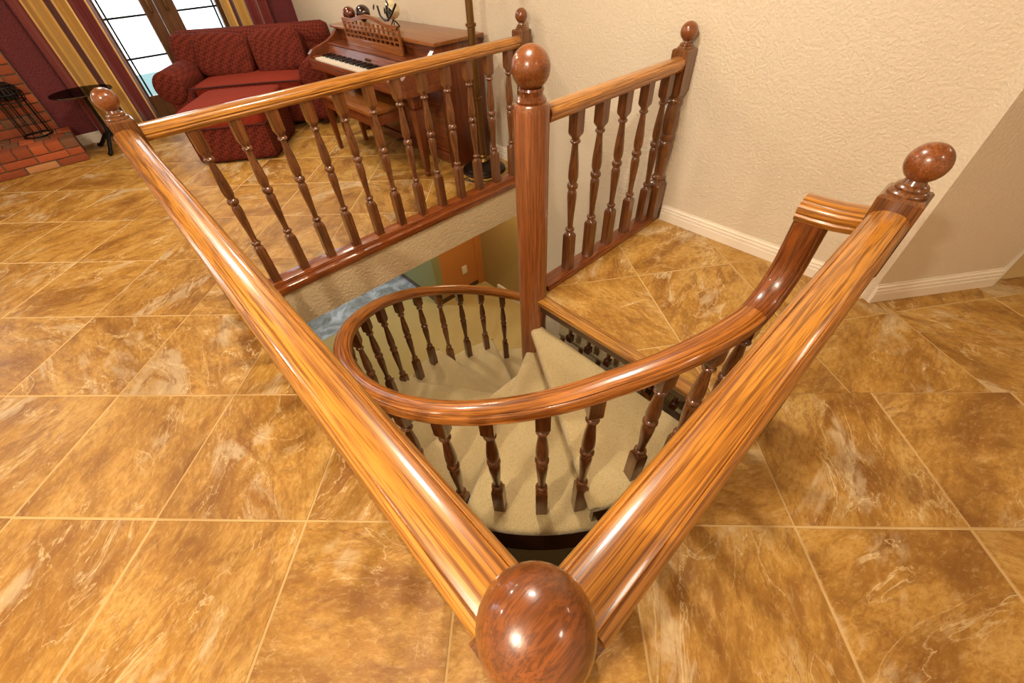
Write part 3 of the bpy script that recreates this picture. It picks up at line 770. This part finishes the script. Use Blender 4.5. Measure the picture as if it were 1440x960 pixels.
# ------------------------------------------------------------------ piano
def piano():
    o = empty('piano', (2.36, 3.66, 0)); tag(o, 'upright walnut piano with open keyboard against the cream wall', 'piano')
    # local x: 0 at the back, negative towards the player; y from -.78 to .79
    y0, y1 = -.78, .79
    box('back_case', -.33, 0, y0+.04, y1-.04, .02, .868, M['piano'], o)
    for y, s in ((y0, 1), (y1-.04, 1)): box('side_panel', -.405, 0, y, y+.04, 0, .868, M['piano_z'], o, .004)
    box('lid', -.45, .01, y0-.025, y1+.025, .868, .893, M['piano_top'], o, .007)
    box('upper_panel', -.40, -.33, y0+.04, y1-.04, .765, .866, M['piano'], o, .003)
    box('lower_panel', -.345, -.33, y0+.05, y1-.05, .09, .60, M['piano'], o, .003)
    box('toe_rail', -.36, -.33, y0+.04, y1-.04, .01, .085, M['piano'], o, .003)
    box('key_bed', -.735, -.33, y0, y1, .60, .655, M['piano'], o, .006)
    box('key_slip', -.74, -.722, y0+.03, y1-.03, .655, .682, M['piano'], o, .004)
    box('shelf', -.545, -.33, y0+.035, y1-.035, .762, .776, M['piano'], o, .004)
    prism_y('fallboard', [(-.575, .69), (-.56, .69), (-.505, .763), (-.535, .763)], y0+.05, y1-.05, M['piano'], o)
    box('name_plate', -.565, -.558, -.03, .05, .715, .733, M['brass'], o).rotation_euler = (0, 0, 0)
    for y in (y0, y1-.045):
        c = prism_y('cheek', [(-.735, .655), (-.735, .715), (-.70, .742), (-.62, .764), (-.54, .785), (-.475, .815), (-.435, .85), (-.425, .868), (-.406, .868), (-.406, .655)], y, y+.045, M['piano'], o)
        box('key_block', -.722, -.565, y+.045 if y < 0 else y-.055, y+.10 if y < 0 else y, .656, .70, M['piano'], c, .004)
    for y in (y0+.07, y1-.07):
        l = link('leg', ringmesh('leg', [(0, .018, 0), (.01, .024, 0), (.03, .024, 0), (.035, .019, .3), (.06, .021, 1), (.45, .034, 1), (.50, .036, 1), (.505, .028, 0), (.52, .038, .5), (.60, .04, 1)], 24), M['piano_z'], o, (-.63, y, 0))
    ya, yb = y0+.105, y1-.105; kw = (yb-ya)/52
    WK = mesh('white_key', *bx(-.155, 0, kw*.04, kw*.96, 0, .022)); WK.materials.append(M['ivory'])
    BK = mesh('black_key', *bx(-.093, 0, -kw*.28, kw*.28, 0, .031)); BK.materials.append(M['ebony'])
    for k in range(52):
        link('white_key', WK, None, o, (-.565, ya+k*kw, .672))
        if k and (51-k) % 7 not in (1, 4): link('black_key', BK, None, o, (-.565, ya+k*kw, .678))
    # music desk with pierced lattice and arched top
    a, b, z0, z1 = -.41, .47, .777, .945
    desk = boxes('music_desk', [(-.478, -.460, a, b, z0, .835), (-.478, -.460, a, a+.025, .835, z1+.01), (-.478, -.460, b-.025, b, .835, z1)], M['piano_top'], o, .002)
    n = 20; v = []; f = []
    for i in range(n+1):
        t = i/n; y = a+(b-a)*t
        top = z1+.018+.04*max(0, math.cos((t-.5)*math.pi*1.5))**1.3 if .12 < t < .88 else z1+.018
        low = top-.026
        v += [(-.478, y, low), (-.478, y, top), (-.460, y, low), (-.460, y, top)]
    for i in range(n):
        q = 4*i; f += [(q, q+1, q+5, q+4), (q+2, q+6, q+7, q+3), (q+1, q+3, q+7, q+5), (q, q+4, q+6, q+2)]
    link('desk_crest', mesh('desk_crest', v, f), M['piano_top'], desk)
    bm = bmesh.new()
    for k in range(1, 12):
        y = a+.025+(b-a-.05)*k/12; add_box(bm, -.476, -.462, y-.007, y+.007, .833, .95)
    for z in (.86, .893, .925): add_box(bm, -.475, -.463, a+.02, b-.02, z-.005, z+.005)
    link('desk_lattice', bm_mesh('desk_lattice', bm), M['piano_top'], desk)
    for k in (-1, 0, 1): box('pedal', -.43, -.34, k*.085-.018, k*.085+.018, .045, .058, M['brass'], o, .005)
def bx(x0, x1, y0, y1, z0, z1):
    v = [(x, y, z) for z in (z0, z1) for y in (y0, y1) for x in (x0, x1)]
    return v, [(0, 2, 3, 1), (4, 5, 7, 6), (0, 1, 5, 4), (2, 6, 7, 3), (0, 4, 6, 2), (1, 3, 7, 5)]
piano()
def bench():
    o = empty('piano_bench', (1.67, 3.72, 0)); tag(o, 'walnut piano bench tucked under the keyboard', 'bench')
    box('seat', -.17, .17, -.46, .46, .445, .475, M['piano_top'], o, .006)
    boxes('apron', [(-.15, -.135, -.44, .44, .36, .446), (.135, .15, -.44, .44, .36, .446), (-.15, .15, -.44, -.425, .36, .446), (-.15, .15, .425, .44, .36, .446)], M['piano'], o)
    for x in (-.135, .135):
        for y in (-.42, .42): link('leg', ringmesh('leg', [(0, .016, 1), (.36, .024, 1), (.445, .024, 1)], 16), M['piano_z'], o, (x, y, 0))
bench()
def egg(x, y, r, h, mat, lab):
    o = link('decorative_egg', ringmesh('decorative_egg', [(z*(1+.12*(z/h)), rr, s) for z, rr, s in sphere_rings(0, r, 16, h)], 28, 60), mat, None, (x, y, .893+r*.98))
    o.rotation_euler = (R(80), 0, R(20)); tag(o, lab, 'ornament')
egg(2.12, 4.46, .052, .06, M['egg_red'], 'polished reddish brown egg on the piano lid')
egg(2.17, 4.29, .06, .066, M['egg_dark'], 'larger polished dark brown egg on the piano lid')
def bird():
    o = empty('globe_ornament', (2.14, 3.72, .893)); tag(o, 'cream globe cradled in dark metal branches and leaves on the piano lid', 'ornament')
    link('globe', ringmesh('globe', sphere_rings(.112, .062, 16), 28, 60), M['porcelain'], o)
    for s in (-1, 1):
        tube('leg', [(-.03, s*.03, 0), (-.01, s*.015, .03), (0, 0, .055)], .005, M['black'], o, 6)
    tube('leg', [(.045, 0, 0), (.01, 0, .04)], .005, M['black'], o, 6)
    tube('branch', [(-.03, .17, .13), (-.055, .11, .075), (-.065, .04, .05), (-.07, -.03, .055), (-.065, -.10, .10), (-.05, -.16, .16)], .008, M['black'], o, 6)
    tube('branch', [(-.068, -.03, .055), (-.075, -.045, .10), (-.065, -.05, .15)], .006, M['black'], o, 6)
    for (y, z, a) in ((-.02, .09, 20), (-.06, .10, -30), (-.035, .13, 10), (-.075, .12, -40), (-.05, .165, -10), (.0, .115, 50), (.165, .128, 70)):
        q = softbox('leaf', .006, .05, .022, M['black'], o, (-.068 if y > -.05 else -.06, y, z), (R(60+a), 0, 0), e=2, n=3)
bird()

# ------------------------------------------------------------------ floor lamp, outlet, cord
def lamp():
    o = empty('floor_lamp', (2.11, 2.675, 0)); tag(o, 'antique brass floor lamp with dark round base between piano and newel', 'floor lamp')
    link('base', ringmesh('base', [(z, r*1.3, 0) for z, r in ((0, .135), (.012, .14), (.025, .135), (.03, .118), (.042, .114), (.05, .095), (.06, .085), (.07, .05), (.075, .036))], 40), M['bronze'], o)
    link('knob', ringmesh('knob', [(z, r*1.3, 0) for z, r in ((.072, .03), (.085, .036), (.10, .03), (.108, .022), (.12, .026), (.13, .022))], 28), M['brass'], o)
    link('pole', ringmesh('pole', [(z, r*1.35, 0) for z, r in ((.12, .021), (.53, .021), (.535, .026), (.55, .026), (.555, .02), (.97, .02), (.975, .027), (.99, .027), (.995, .019), (1.62, .017))], 24), M['brass'], o)
    link('shade', ringmesh('shade', [(1.62, .02, 0), (1.65, .07, 0), (1.70, .14, 0), (1.76, .18, 0), (1.755, .175, 0), (1.70, .135, 0), (1.66, .06, 0)], 36, 60, False), M['porcelain'], o)
lamp()
ou = empty('wall_outlet', (WX, 2.53, .37)); tag(ou, 'ivory outlet plate with black plug on the cream wall behind the lamp', 'outlet')
box('plate', -.008, 0, -.035, .035, -.058, .058, M['plate'], ou, .003); box('plug', -.045, -.008, -.018, .018, -.045, -.01, M['black'], ou, .006)
cord = tube('power_cord', [(2.345, 2.53, .34), (2.335, 2.535, .2), (2.34, 2.55, .03), (2.31, 2.49, .006), (2.2, 2.465, .006), (2.1, 2.46, .006), (1.97, 2.48, .006), (1.88, 2.60, .006), (1.87, 2.66, .006), (1.91, 2.66, .006), (1.89, 2.57, .006), (1.92, 2.50, .006), (1.96, 2.53, .006)], .004, M['black'])
tag(cord, 'thin black power cord trailing from the outlet round the lamp base', 'cord')
